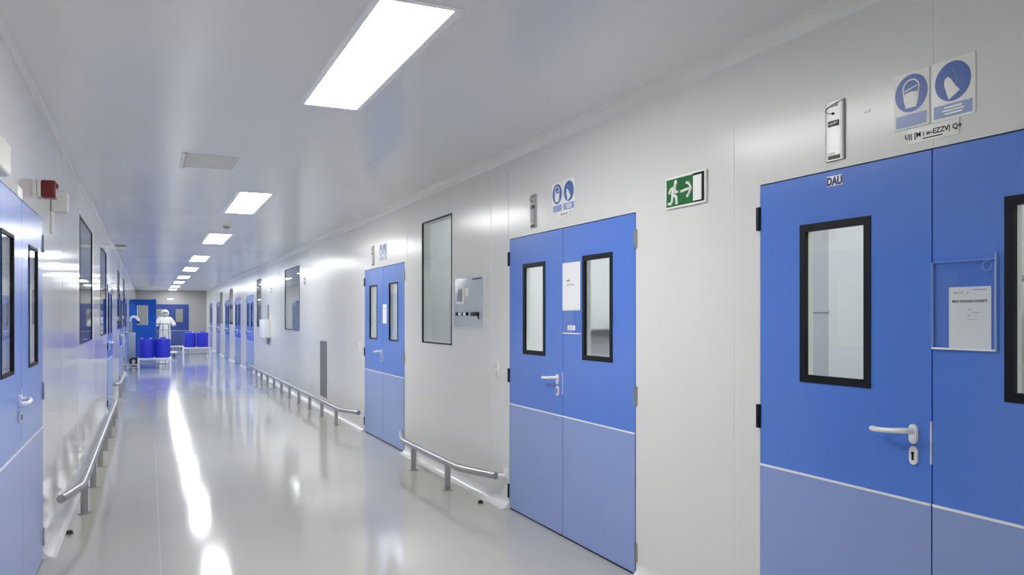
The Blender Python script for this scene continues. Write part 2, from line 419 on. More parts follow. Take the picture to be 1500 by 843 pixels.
def handle(leaf, edge, style, sgn=-1):
    c = edge + sgn*.073
    rb = MB(); rb.prism(oval(c, 1.066, .0165, .036), -.012, -.001); ro = rb.build('rose', M['white_plastic'], leaf, smooth=50)
    lv = MB()
    pts = [(c, -.008, 1.078), (c, -.035, 1.078), (c+sgn*.012, -.048, 1.078), (c+sgn*.04, -.055, 1.075), (c+sgn*.09, -.056, 1.071), (c+sgn*.135, -.054, 1.070), (c+sgn*.150, -.046, 1.070), (c+sgn*.153, -.030, 1.070)]
    lv.tube(pts, [.011, .011, .0115, .0105, .010, .0105, .0105, .009], seg=14); lv.build('lever', M['white_plastic'], leaf, smooth=60)
    eb = MB(); eb.prism(oval(c, .987, .0165, .034), -.010, -.001); es = eb.build('lock_plate', M['white_plastic'], leaf, smooth=50)
    kb = MB(); kb.lathe([(.006, .008), (.006, .013)], (c, 0, .995), 14, axis='y'); kb.box(c-.003, c+.003, -.014, -.008, .970, 1.000, bev=.001); kb.build('keyhole', M['black'], leaf, smooth=40)

def make_door(side, s, n, style, label, leaves=(1, 1)):
    loc, rot = on(side, s)
    r = empty('door_%d' % n, loc, rot, kind='structure', label=label, cat='door')
    h = DW/2
    fb = MB(); fb.slab(-h-.0, h+.0, -.0, DH, .047, .085, [(-h+.022, h-.022, -1, DH-.022)])
    fb.box(-h, h, .0, .09, .0005, .006); fb.build('door_frame', M['gap'], r, smooth=0)
    out = [None, None]
    if leaves[0]: out[0] = make_leaf(r, -h+.001, 0, -1, style)
    if leaves[1]: out[1] = make_leaf(r, 0, h-.001, 1, style)
    return r, out
bold, fine = dict(bold=1), dict(bold=0)
R_lab = ['big blue double door under the mask and glove signs with clear document pocket',
         'blue double door left of the green exit sign with white paper at its seam',
         'blue double door between the long low rail and the short low rail',
         'blue double door just past the far end of the long right rail',
         'second blue double door beyond the long right rail', 'third blue double door beyond the long right rail',
         'fourth blue double door beyond the long right rail', 'last blue double door on right wall before the end wall']
for i, s in enumerate(R_DOORS):
    make_door('R', s, i+1, bold if i < 2 else fine, R_lab[i])
L_lab = ['blue double door under the white wall unit on left wall', 'first blue double door beyond the long left rail',
         'second blue double door beyond the long left rail', 'third blue double door beyond the long left rail',
         'far left doorway whose one blue leaf stands open into the corridor', 'last blue double door on left wall']
for i, s in enumerate(L_DOORS):
    r, lv = make_door('L', s, 9+i, fine, L_lab[i], (1, 1))
    if i == 4:      # the right-hand leaf swung out into the corridor, hung on its far edge
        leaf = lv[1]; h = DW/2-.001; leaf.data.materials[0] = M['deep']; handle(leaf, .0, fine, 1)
        R_ = Matrix.Translation((h, 0, 0)) @ Matrix.Rotation(math.radians(68), 4, 'Z') @ Matrix.Translation((-h, 0, 0))
        leaf.matrix_local = R_
make_door('F', FAR_DOOR, 15, dict(bold=0, col='navy', kick='navy_kick'), 'dark blue double door in the far end wall')

# ------------------------------------------------------------------ fixed windows
def make_window(side, a, b, n, w=.013):
    s = (a+b)/2; loc, rot = on(side, s); h = (b-a)/2
    r = empty('window_%d' % n, loc, rot, kind='structure')
    MB().frame(-h-.004, h+.004, WZ0-.004, WZ1+.004, w, -.004, .014).build('window_frame', M['black'], r, smooth=0)
    MB().frame(-h-.002, h+.002, WZ0-.002, WZ1+.002, w*.8, .0145, .09).build('window_liner', M['ivory'], r, smooth=0)
    MB().box(-h+.01, h-.01, .003, .010, WZ0+.01, WZ1-.01).build('window_pane', M['glass'], r, smooth=0)
    return r
W_lab = ['tall black framed fixed window beside the grey control panel', 'fixed window above the grey return grille', 'narrow fixed window beside the white wall box',
         'fixed window between the second and third doors beyond the rail', 'fixed window between third and fourth doors beyond the rail']
for i, (a, b) in enumerate(R_WIN): tag(make_window('R', a, b, i+1), W_lab[i], 'window')
W_lab = ['fixed window on left wall past the red siren', 'fixed window just before the first far left door', 'fixed window between first and second far left doors', 'fixed window between second and third far left doors']
for i, (a, b) in enumerate(L_WIN): tag(make_window('L', a, b, i+6), W_lab[i], 'window')

# ------------------------------------------------------------------ ceiling lights
LIGHTS = [-2.3, 3.97, 9.40, 13.88, 18.75, 23.05, 27.75, 31.95, 36.6, 40.6]
def make_light(y, ln, label):
    r = empty('ceiling_light', (1.0, y, HC), 0, label=label, cat='ceiling light', group='flush ceiling light panels along the corridor')
    w, l = .155, ln/2
    fb = MB(); t = .036
    for (x0, x1, y0, y1) in ((-w-t, -w, -l-t, l+t), (w, w+t, -l-t, l+t), (-w, w, -l-t, -l), (-w, w, l, l+t)):
        fb.box(x0, x1, y0, y1, -.002, -.0003)
    fb.build('frame', M['white_strip'], r, smooth=0)
    MB().box(-w, w, -l, l, -.0025, -.0005).build('diffuser', M['lamp' if y < 12 else 'lamp_cool'], r, smooth=0)
    return r
nth = ['flush lit ceiling light panel over the near end of the corridor behind the doors', 'largest flush lit ceiling panel, first before the ceiling hatch',
       'lit ceiling panel just past the ceiling hatch', 'lit ceiling panel next after the smoke detector', 'fourth lit ceiling panel down the corridor',
       'fifth lit ceiling panel down the corridor', 'sixth lit ceiling panel down the corridor', 'seventh lit ceiling panel down the corridor',
       'eighth lit ceiling panel down the corridor', 'last lit ceiling panel, above the hanging lamp by the end wall']
for i, y in enumerate(LIGHTS): make_light(y, 1.72 if i < 9 else 1.6, nth[i])

# ceiling hatch and smoke detector
r = empty('ceiling_hatch', (.46, 6.98, HC), 0, label='square white access hatch set in the ceiling left of the lights', cat='hatch')
MB().box(-.20, .20, -.32, .32, -.0012, -.0003).build('hatch_panel', M['hatch'], r)
MB().box(-.228, -.202, -.33, .33, -.012, -.0005).build('edge_strip', M['white_strip'], r, smooth=0)
MB().box(-.2025, -.198, -.33, .33, -.010, -.0004).build('shadow_gap', M['gap'], r, smooth=0)  # dark strip along one side of the hatch
r = empty('smoke_detector', (.98, 11.75, HC), 0, label='small round smoke detector on the ceiling between two light panels', cat='smoke detector')
MB().lathe([(.055, -.012), (.058, -.001)]).build('base', M['white_plastic'], r)
MB().lathe([(.022, -.05), (.038, -.042), (.045, -.022), (.046, -.012)]).build('sensor_head', M['grey_plastic'], r)

# ------------------------------------------------------------------ signs
def safety_sign(side, s, z, tilt, labels, detail=True):
    """two print plates side by side above a door and the small label plate below them"""
    out = []
    for k, (du, pict) in enumerate(((-.080, 'mask'), (.086, 'glove'))):
        loc, rot = on(side, s, z, .001)
        c = Vector(loc); u = Vector((math.cos(rot), math.sin(rot), 0))*du
        r = empty('safety_sign', tuple(c+u), rot, label=labels[k], cat='sign', group='mask and glove signs above the doors')
        w, hh = (.074, .104) if pict == 'mask' else (.083, .106)
        MB().box(-w, w, -.0035, 0, -hh, hh, bev=.001).build('plate', M['sign_white'], r)
        cz = .025
        MB().prism(ellipse(0, cz, .068, .069), -.0045, -.003).build('disc', M['sign_blue'], r, smooth=0)
        p = MB()
        if pict == 'mask':
            p.prism([(-.031, .022), (-.02, .028), (0, .031), (.02, .028), (.031, .022), (.022, -.028), (-.022, -.028)], -.0055, -.004)
            arc = ellipse(0, cz+.018, .036, .034, 20, 0, PI) ; arc2 = ellipse(0, cz+.018, .031, .029, 20, 0, PI)
            for i in range(20): p.prism([arc2[i], arc[i], arc[i+1], arc2[i+1]], -.0055, -.004)
            for sgn in (-1, 1): p.prism([(sgn*.031, .043), (sgn*.036, .043), (sgn*.030, .0), (sgn*.024, -.02)][::sgn], -.0055, -.004)
            p.prism([(-.028, .038), (.0, .045), (.026, .05), (.026, .046), (0, .040), (-.028, .033)][::-1], -.0055, -.004)
        else:
            p.prism([(-.014, -.038), (.028, -.012), (.012, .006), (-.006, .034), (-.018, .044), (-.030, .036), (-.032, .016)], -.0055, -.004)
        p.build('pictogram', M['sign_white'], r, smooth=0)
        if pict == 'glove':
            q = MB()
            q.tube([(.012, -.0045, .012), (.02, -.0045, .035), (.006, -.0045, .062), (-.006, -.0045, .07), (-.012, -.0045, .058), (-.002, -.0045, .05)], .0022, seg=6)
            q.tube([(-.022, -.0045, .05), (-.018, -.0045, .064), (-.012, -.0045, .052)], .0018, seg=6)
            q.build('finger_outline', M['sign_pale'], r)
        MB().box(-w+.010, w-.010, -.0045, -.003, -.096, -.052).build('caption_band', M['sign_pale'], r, smooth=0)
        q = MB()
        for i, (a, b) in enumerate(((-.032, .036), (-.040, .044), (-.030, .038))):
            zz = -.063 - i*.011; q.box(a, b, -.0052, -.004, zz-.003, zz+.003)
        q.build('caption_lines', M['sign_white'] if pict == 'glove' else M['sign_pale'], r, smooth=0)
        out.append(r)
    return out

safety_sign('R', 1.968, 2.293, 0, ['blue mask sign over the nearest blue door', 'blue glove sign over the nearest blue door'])
safety_sign('R', 4.755, 2.312, 0, ['small blue mask sign over the door left of the exit sign', 'small blue glove sign over the door left of the exit sign'])
safety_sign('R', 9.33, 2.27, 0, ['tiny mask sign over the door between the low rails', 'tiny glove sign over the door between the low rails'])

def name_plate(s, z, w, h, txt, label, size, line=True):
    loc, rot = on('R', s, z, .001)
    r = empty('name_plate', loc, rot, label=label, cat='sign')
    MB().box(-w/2, w/2, -.002, 0, -h/2, h/2, bev=.0008).build('plate', M['sign_white'], r)
    t = MB(); text_mb(t, txt, size, 0, -size*.28, -.0024, align='CENTER', bold=.0004)
    if line: t.box(-.04, .04, -.0028, -.002, -h*.33, -h*.27)
    t.build('lettering', M['ink'], r, smooth=0); return r
name_plate(1.962, 2.158, .205, .056, 'UJ| [M i w-EZZV| Q+', 'white plate with black writing under the mask and glove signs', .026)
name_plate(4.74, 2.19, .16, .035, 'DJ | M  i  EZ', 'small faint label plate under the mask and glove signs left of exit sign', .018, False)

# exit sign (running man, arrow, doorway)
loc, rot = on('R', 3.393, 2.156, .002)
r = empty('exit_sign', loc, rot, label='green exit sign with running man and arrow between the two blue doors', cat='sign')
W2, H2 = .170, .084
MB().box(-W2, W2, -.012, 0, -H2, H2, bev=.002).build('plate', M['sign_white'], r)
MB().box(-W2+.010, W2-.012, -.0135, -.011, -H2+.010, H2-.012).build('green_field', M['green'], r, smooth=0)
d = MB(); d.box(.070, W2-.010, -.0142, -.013, -H2+.012, H2-.009); d.build('black_surround', M['ink'], r, smooth=0)
d = MB(); d.box(.072, .140, -.0150, -.0138, -H2+.018, H2-.021); d.build('white_doorway', M['sign_white'], r, smooth=0)
a = MB(); y = -.0135
a.tube([(-.028, y, -.004), (.042, y, .004)], .0075, seg=8); a.tube([(.016, y, .036), (.034, y, .034), (.056, y, .006), (.032, y, -.030), (.022, y, -.036)], .0075, seg=8)
a.build('arrow', M['sign_white'], r)
p = MB(); p.ball((-.088, y, .052), (.013, .001, .013), u=16, v=8)
p.tube([(-.088, y, .040), (-.098, y, .008), (-.108, y, -.014)], [.008, .014, .013], seg=8)
p.tube([(-.092, y, .026), (-.122, y, .022), (-.140, y, .004), (-.138, y, -.006)], .007, seg=8)
p.tube([(-.094, y, .022), (-.082, y, -.002), (-.060, y, .0)], .007, seg=8)
p.tube([(-.104, y, -.014), (-.078, y, -.026), (-.074, y, -.058), (-.076, y, -.066)], .0085, seg=8)
p.tube([(-.110, y, -.014), (-.116, y, -.048), (-.128, y, -.058), (-.148, y, -.056)], .0085, seg=8)
bmesh.ops.translate(p.bm, verts=list(p.bm.verts), vec=(.010, 0, 0))
p.build('running_figure', M['sign_white'], r)

# interlock indicator units above the doors
def indicator(s, z, label):
    loc, rot = on('R', s, z, 0)
    r = empty('indicator_unit', loc, rot, label=label, cat='indicator', group='steel door indicator units above the doors')
    w, h = .049, .121; n = 10
    b = MB(); prof = [(w*math.cos(PI*i/n), -.006-.006*math.sin(PI*i/n)) for i in range(n+1)]   # shallow convex face
    lo, hi = [], []
    for x, yy in prof: lo.append(b.bm.verts.new((x, yy, -h))); hi.append(b.bm.verts.new((x, yy, h)))
    bk = [b.bm.verts.new((sx*w, 0, zz)) for zz in (-h, h) for sx in (-1, 1)]
    for i in range(n): b.bm.faces.new((lo[i], hi[i], hi[i+1], lo[i+1]))
    b.bm.faces.new(hi[:] + [bk[2], bk[3]]); b.bm.faces.new(lo[::-1] + [bk[1], bk[0]])
    b.bm.faces.new((bk[1], bk[3], hi[0], lo[0])); b.bm.faces.new((lo[n], hi[n], bk[2], bk[0])); b.bm.faces.new((bk[0], bk[2], bk[3], bk[1]))
    bmesh.ops.recalc_face_normals(b.bm, faces=list(b.bm.faces))
    b.build('housing', M['steel_bright'], r, smooth=30)
    MB().box(-.028, .026, -.0145, -.006, .018, .042, bev=.002).build('display', M['screen_dark'], r)
    MB().box(-.028, .030, -.014, -.006, -.116, -.100, bev=.002).build('lower_grille', M['grille'], r)
    MB().box(-.030, .004, -.0148, -.006, -.096, -.087, bev=.003).build('indicator_lamp', M['white_strip'], r)
    d = MB(); d.tube([(.047, -.009, .117), (.01, -.0145, .110), (-.035, -.012, .098), (-.046, -.010, .088), (-.03, -.013, .076), (-.004, -.016, .070)], .0014, seg=6); d.ball((-.002, -.0155, .070), .0045)
    d.build('sensor_lead', M['black'], r)
    MB().box(-.020, .018, -.014, -.006, .098, .110, bev=.001).build('sensor_window', M['grey_plastic'], r)
    return r
M['screen_dark'] = mat('dark_display', (.03, .03, .035), .25, vary=.3, vscale=60)
M['grille'] = mat('dark_grille', (.09, .09, .09), .5, vary=.5, vscale=120)
indicator(2.405, 2.255, 'steel indicator unit over the nearest blue door, beside the mask sign')
indicator(5.21, 2.266, 'steel indicator unit over the door left of the exit sign')
indicator(9.78, 2.26, 'steel indicator unit over the door between the low rails')

# small plates and papers on the doors
loc, rot = on('R', 2.408, 2.052, .0025)
r = empty('door_number_plate', loc, rot, label='small white plate with blue letters on top of nearest door', cat='sign')
MB().box(-.041, .041, -.002, 0, -.021, .021, bev=.0006).build('plate', M['sign_white'], r)
t = MB(); text_mb(t, 'DAU', .045, 0, -.016, -.0024, align='CENTER', xs=.85, bold=.0022); t.build('lettering', M['ink_navy'], r, smooth=0)
loc, rot = on('R', 2.215, 2.069, .0026)
t = MB(); text_mb(t, 'u.s.  remen', .014, 0, -.004, 0, align='CENTER')
tag(t.build('sticker', M['sign_pale'], loc=loc, rot=rot, smooth=0), 'tiny pale printed line near top edge of nearest door', 'sticker')
loc, rot = on('R', 2.247, 2.299, .0005)
t = MB(); t.box(-.013, .013, -.001, 0, -.006, .006); tag(t.build('wall_sticker', M['seam'], loc=loc, rot=rot, smooth=0), 'tiny grey sticker on wall beside steel indicator unit', 'sticker')

# document pocket with its paper on the nearest door
loc, rot = on('R', 1.841, 1.535, .0025)
r = empty('document_pocket', loc, rot, label='clear acrylic document pocket on right leaf of nearest door', cat='document pocket')
w, h = .118, .153
MB().box(-w, w, -.008, -.006, -h, h).build('clear_sheet', M['acrylic'], r, smooth=0)
e = MB(); e.box(-w, -w+.003, -.0095, -.001, -h, h); e.box(-w, w, -.0095, -.001, h-.002, h); e.build('side_edge', M['acrylic_edge'], r, smooth=0)
MB().box(w-.004, w+.001, -.0085, -.001, -h, h+.02).build('right_edge', M['acrylic_edge'], r, smooth=0)
MB().box(-w, w, -.011, -.001, -h-.002, -h+.004).build('bottom_ledge', M['white_strip'], r, smooth=0)
t = MB(); t.tube([(w-.012, -.0085, h-.012), (w-.02, -.0085, h-.034), (w-.035, -.0085, h-.040), (w-.048, -.0085, h-.026), (w-.04, -.0085, h-.008), (w-.02, -.0085, h-.003)], .0012, seg=6)
t.build('scuff_mark', M['acrylic_edge'], r)
def paper(s, z, w, h, label, lines, d=.0030, heading=None):
    loc, rot = on('R', s, z, d)
    r = empty('paper_notice', loc, rot, label=label, cat='paper')
    MB().box(-w, w, -.0008, 0, -h, h).build('sheet', M['paper'], r, smooth=0)
    if heading:
        t = MB(); text_mb(t, heading, .0125, 0, h*.50, -.0012, align='CENTER', xs=.92, depth=.0004, bold=.0001); t.build('heading', M['ink'], r, smooth=0)
    t = MB()
    for (x0, x1, zz, hh) in lines: t.box(x0, x1, -.0012, -.0007, zz-hh, zz+hh)
    t.build('print', M['ink_grey'], r, smooth=0); return r
pp = paper(1.820, 1.490, .077, .108, 'white notice sheet inside the clear document pocket',
           [(-.005, .008, .030, .0008), (.006, .036, .020, .0008), (-.008, .004, .009, .0012), (-.012, .032, -.004, .0005)], heading='MAD FHESOEDI GEDBITE')
t = MB(); text_mb(t, 'Mo I I T _ a', .011, -.058, .084, -.0012, depth=.0004)
t.build('small_print', M['ink_grey'], pp, smooth=0)
t = MB(); t.box(.012, .062, -.0012, -.0007, .096, .0985); t.build('header_line', M['sign_pale'], pp, smooth=0)
paper(4.638, 1.697, .121, .160, 'white paper sheet on the door left of exit sign', [(-.06, -.02, .04, .006), (-.06, .04, .012, .003)], d=.0034)
loc, rot = on('R', 4.632, 1.458, .0030)
r = empty('plastic_sleeve', loc, rot, label='clear plastic sleeve with white tab under the paper on second door', cat='document sleeve')
MB().box(-.124, .124, -.003, -.001, -.075, .09).build('sleeve', M['acrylic'], r, smooth=0)
MB().box(-.124, .124, -.0045, -.0005, -.078, -.070).build('bottom_edge', M['white_strip'], r, smooth=0)
MB().box(-.05, .05, -.0045, -.001, -.052, -.020).build('tab', M['paper'], r, smooth=0)
t = MB(); text_mb(t, 'EE IN', .026, 0, -.045, -.005, align='CENTER'); t.build('lettering', M['ink_grey'], r, smooth=0)
paper(9.24, 1.53, .085, .115, 'white paper sheet on the door between the low rails', [(-.05, .03, .06, .004)], d=.0034)

# ------------------------------------------------------------------ right wall fittings
# grey control panel
loc, rot = on('R', 6.488, 1.62, .0)
r = empty('control_panel', loc, rot, label='grey recessed control panel with display beside the tall black framed window', cat='control panel')
MB().box(-.358, .358, -.012, 0, -.222, .222, bev=.003).build('face_plate', M['panelglass'], r)
MB().frame(-.362, .362, -.226, .226, .008, -.015, 0).build('border', M['ceil'], r, smooth=0)
MB().box(-.285, -.075, -.022, -.010, -.015, .150, bev=.004).build('display_bezel', M['ivory'], r)
MB().box(-.262, -.125, -.024, -.020, .012, .125, bev=.002).build('display', M['screen'], r)
MB().box(-.062, .018, -.020, -.010, .055, .130, bev=.003).build('white_tag', M['white_plastic'], r)
for x0, x1 in ((-.28, -.22), (-.13, -.10), (-.03, .00)): MB().box(x0, x1, -.030, -.010, -.115, -.085, bev=.006).build('black_socket', M['black'], r)
for x0, x1 in ((-.215, -.14), (-.095, -.035)): MB().box(x0, x1, -.028, -.010, -.115, -.087, bev=.004).build('white_socket', M['white_plastic'], r)
g = MB(); g.box(.10, .25, -.034, -.010, -.118, -.086, bev=.006); g.tube([(.25, -.03, -.10), (.275, -.032, -.12), (.28, -.03, -.145)], .006, seg=8); g.build('black_latch', M['black'], r)
MB().box(.10, .30, -.016, -.010, .195, .205).build('top_vent', M['gap'], r, smooth=0)
# switch plate
loc, rot = on('R', 5.872, 1.075, 0)
r = empty('light_switch', loc, rot, label='white light switch plate left of the second blue door', cat='switch')
MB().box(-.042, .042, -.010, 0, -.072, .072, bev=.003).build('plate', M['white_plastic'], r)
for z in (-.034, .034): MB().box(-.028, .028, -.014, -.008, z-.028, z+.028, bev=.003).build('rocker', M['ivory'], r)
loc, rot = on('R', 10.45, 1.09, 0)
r = empty('light_switch', loc, rot, label='small white switch plate left of the door between the low rails', cat='switch')
MB().box(-.042, .042, -.010, 0, -.06, .06, bev=.003).build('plate', M['white_plastic'], r)
MB().box(-.028, .028, -.014, -.008, -.04, .04, bev=.003).build('rocker', M['ivory'], r)
# return air grille
loc, rot = on('R', 12.90, .655, 0)
r = empty('return_grille', loc, rot, label='tall narrow grey return air grille low on wall behind the long rail', cat='grille')
MB().frame(-.245, .245, -.45, .45, .022, -.012, .0).build('frame', M['steel_dark'], r, smooth=0)
g = MB(); g.box(-.225, .225, -.002, 0, -.43, .43)
for i in range(15):
    x = -.21 + i*.03; g.box(x-.004, x+.004, -.010, -.001, -.43, .43)
g.build('louvre', M['grey_plastic'], r, smooth=0)
MB().box(-.245, .245, -.03, 0, -.475, -.45).build('bottom_lip', M['ivory'], r, smooth=0)
# white wall box with conduit
loc, rot = on('R', 19.4, 1.22, 0)
r = empty('wall_box', loc, rot, label='white wall mounted box with grey conduit past the large fixed window', cat='wall box')
MB().box(-.40, .40, -.16, 0, -.21, .21, bev=.008).build('box_body', M['white_plastic'], r)
c = MB(); c.tube([(.05, -.02, .21), (.05, -.02, .56)], .022); c.build('upper_conduit', M['grey_plastic'], r)
c = MB(); c.tube([(.05, -.02, -.21), (.05, -.02, -.36)], .022); c.build('lower_conduit', M['grey_plastic'], r)
for s, z, lab in ((14.58, 2.14, 'tiny grey sensor plate on wall beside the large fixed window'), (18.9, 2.10, 'tiny dark sensor plate on wall above the white wall box')):
    loc, rot = on('R', s, z, 0); r = empty('wall_sensor', loc, rot, label=lab, cat='sensor')
    MB().box(-.05, .05, -.012, 0, -.07, .07, bev=.003).build('plate', M['ivory'], r)
    for z0 in (-.05, .02): MB().box(-.03, .03, -.016, -.010, z0, z0+.03, bev=.002).build('sensor_eye', M['gap'], r)

# ------------------------------------------------------------------ low bumper rails on posts
def bumper_rail(side, a, b, posts, label, d=.21, near_in=True, far_in=True, z=.235, rr=.029, plate=True, nub=False, bend=.55):
    sg = 1 if side == 'L' else -1
    wx = XL if side == 'L' else XR
    r = empty('bumper_rail', (wx + sg*d, a, 0), 0, label=label, cat='rail', group='low steel rails along the walls')
    n = 12; path = []
    def off(t): return d*.62*(t*t*1.6 if t < .25 else .1 + (t-.25)*1.2)
    L = b-a
    ts = [i/n for i in range(n+1)]
    if near_in: path += [(-sg*off(1-t), t*bend, z + .012*(1-t)) for t in ts]
    else: path += [(0, 0, z)]
    k = max(2, int(L/1.2)); y0 = bend if near_in else 0; y1 = L-bend if far_in else L
    path += [(0, y0+(y1-y0)*i/k, z) for i in range(1, k)]
    if far_in: path += [(-sg*off(t), L-bend+t*bend, z + .012*t) for t in ts]
    else: path += [(0, L, z)]
    MB().tube(path, rr, seg=18).build('rail', M['steel'], r, smooth=50)
    for s in posts:
        p = MB(); y = s-a
        p.tube([(0, y, .004), (0, y, z-.012)], .026, seg=16); p.build('post', M['steel'], r, smooth=50)
        p = MB(); p.lathe([(.048, .0005), (.048, .005), (.03, .007)], (0, y, 0), 20); p.build('floor_flange', M['steel'], r, smooth=30)
    if nub:
        p = MB(); p.box(-sg*d-.012, -sg*d+.002, -.045, .01, z-.01, z+.07, bev=.004); p.tube([(-sg*d*.99, -.02, z+.01), (-sg*d*.72, 0.01, z+.012)], .014, seg=10)
        p.build('wall_bracket', M['white_plastic'], r)
    return r
bumper_rail('R', 5.72, 8.28, [6.474, 7.446], 'short low steel rail on two posts between two blue doors', nub=True)
bumper_rail('R', 10.22, 22.0, [10.976 + i*1.0 for i in range(11)], 'long low steel rail on many posts along the right wall')
bumper_rail('L', 6.15, 13.6, [6.843 + i*1.045 for i in range(7)], 'long low steel rail on posts along left wall past the near left door', d=.15, z=.25, far_in=True)
bumper_rail('L', 15.75, 19.4, [16.4, 17.6, 18.8], 'short low steel rail between the first two far left doors', d=.11, z=.27)

# floor door stops
for (x, y, lab) in ((2.411, 5.89, 'small black rubber door stop on floor under the short rail'), (-.50, 6.236, 'small black rubber door stop on floor by near left door')):
    r = empty('door_stop', (x, y, 0), 0, label=lab, cat='door stop')
    MB().lathe([(.020, .0005), (.021, .012), (.018, .022), (.008, .027)]).build('bumper', M['caster'], r)
    MB().lathe([(.026, .0003), (.026, .003), (.02, .004)]).build('base', M['steel_dark'], r)

# ------------------------------------------------------------------ left wall fittings
# white emergency unit at the frame edge
loc, rot = on('L', 3.80, 2.145, 0)
r = empty('emergency_light', loc, rot, label='white boxy wall unit above the near left door', cat='emergency light')
MB().box(-.20, .09, -.075, -.002, -.068, .066, bev=.016, seg=3).build('housing', M['ivory'], r)
MB().box(.085, .097, -.068, -.012, -.052, .055, bev=.002).build('grey_side_plate', M['screen'], r)
MB().lathe([(.010, .062), (.012, .078), (.006, .088)], (.02, -.05, 0), 14).build('top_knob', M['ivory'], r)
MB().box(.02, .05, -.02, -.002, -.13, -.07, bev=.003).build('mounting_foot', M['ivory'], r)
t = MB(); t.tube([(.06, -.012, -.12), (.06, -.012, -.17)], .003, seg=6); t.ball((.06, -.014, -.13), .010); t.build('pull_cord', M['caster'], r)
loc, rot = on('L', 4.70, 2.125, 0)
tag(MB().box(-.085, .085, -.004, 0, -.028, .028, bev=.001).build('wall_label', M['sign_white'], loc=loc, rot=rot), 'small white label on wall above near left door', 'label')
# red siren and its white companion
loc, rot = on('L', 5.42, 2.248, 0)
r = empty('alarm_siren', loc, rot, label='dark red alarm siren on the left wall', cat='siren')
MB().box(-.047, .047, -.022, -.001, -.050, .050, bev=.006).build('back_box', M['ivory'], r)
b = MB(); b.box(-.052, .052, -.098, -.021, -.052, .052, bev=.014, seg=3); b.ball((.0, -.094, .022), (.03, .016, .02)); b.build('red_lens', M['red'], r, smooth=50)
loc, rot = on('L', 6.14, 2.268, 0)
r = empty('sounder_box', loc, rot, label='ivory sounder box beside the red siren', cat='sounder')
MB().box(-.055, .055, -.100, -.001, -.070, .070, bev=.014, seg=3).build('housing', M['ivory'], r)
MB().box(-.05, -.02, -.02, -.001, -.22, -.07, bev=.003).build('cable_duct', M['white_plastic'], r)
# projecting emergency lamp
loc, rot = on('L', 11.6, 2.42, 0)
r = empty('projecting_lamp', loc, rot, label='thin flat lamp fitting jutting from left wall near ceiling', cat='lamp')
MB().box(-.10, .10, -.19, 0, -.022, .004, bev=.004).build('body', M['white_strip'], r)
MB().box(-.10, .10, -.32, -.20, -.010, .012, bev=.004).build('dark_tip', M['steel_dark'], r)
MB().box(-.09, .09, -.31, -.19, -.03, -.011, bev=.004).build('under_tray', M['ivory'], r)

# ------------------------------------------------------------------ far end: hanging lamp, carts, drums, people, pump
r = empty('hanging_lamp', (.79, 36.0, 2.23), 0, label='small lit lamp hanging from the ceiling before the end wall', cat='lamp')
MB().box(-.11, .11, -.04, .04, -.014, .02, bev=.008).build('lit_tube', M['lamp_far'], r)
MB().box(-.12, .12, -.05, .05, .02, .032, bev=.003).build('cap', M['white_plastic'], r)
t = MB(); t.tube([(0, 0, .03), (0, 0, HC-2.23)], .006, seg=8); t.build('rod', M['steel'], r)

def make_drum(rr=.214, h=.555):
    r = empty('drum', (0, 0, 0))
    b = MB(); b.lathe([(rr*.90, 0), (rr*.97, .015), (rr, .05), (rr, h*.30), (rr*1.012, h*.33), (rr*1.012, h*.36), (rr, h*.39), (rr, h*.66), (rr*1.012, h*.69), (rr*1.012, h*.72), (rr, h*.75), (rr, h*.90), (rr*.96, h*.965), (rr*.90, h), (rr*.84, h), (rr*.82, h*.975), (.02, h*.97)], seg=32)
    b.build('body', M['drum'], r, smooth=40)
    b = MB(); b.lathe([(.035, h*.972), (.035, h+.012), (.028, h+.016)], (rr*.55, 0, 0), 18); b.build('bung_cap', M['white_plastic'], r)
    b = MB(); b.lathe([(.03, h*.972), (.03, h+.006), (.024, h+.010)], (-rr*.55, 0, 0), 18); b.build('bung_cap', M['white_plastic'], r)
    b = MB(); b.tube([(-.10, .06, h*.975), (-.06, .06, h+.028), (.06, .06, h+.028), (.10, .06, h*.975)], .009, seg=8); b.build('carry_handle', M['drum'], r)
    return r

def make_cart(label, loc, w, dp, h=.33, rot=0):
    """white low frame cart: deck frame on four square legs"""
    r = empty('drum_stand', loc, rot, label=label, cat='stand')
    d = MB(); t = .05
    d.box(-w/2, w/2, -dp/2, -dp/2+t, h-t, h, bev=.004); d.box(-w/2, w/2, dp/2-t, dp/2, h-t, h, bev=.004)
    d.box(-w/2, -w/2+t, -dp/2+t, dp/2-t, h-t, h); d.box(w/2-t, w/2, -dp/2+t, dp/2-t, h-t, h)
    for i in range(5):
        x = -w/2 + t + (w-2*t)*(i+.5)/5; d.box(x-.05, x+.05, -dp/2+t, dp/2-t, h-.03, h-.004)
    d.build('deck', M['white_plastic'], r, smooth=0)
    for sx in (-1, 1):
        for sy in (-1, 1):
            x = sx*(w/2-t/2); y = sy*(dp/2-t/2)
            MB().box(x-t/2, x+t/2, y-t/2, y+t/2, 0, h-t, bev=.003).build('leg', M['white_plastic'], r)
    b = MB(); b.box(-w/2+t, w/2-t, -.03, .03, .07, .10); b.build('lower_brace', M['steel_dark'], r, smooth=0)
    return r
make_cart('white low stand under blue drums beside the open blue door', (.135, 25.95, 0), .90, .95, h=.29)
make_cart('white low stand under the blue drums before the end wall', (1.62, 32.3, 0), .98, .55, h=.35)
P0 = make_drum(); first = True
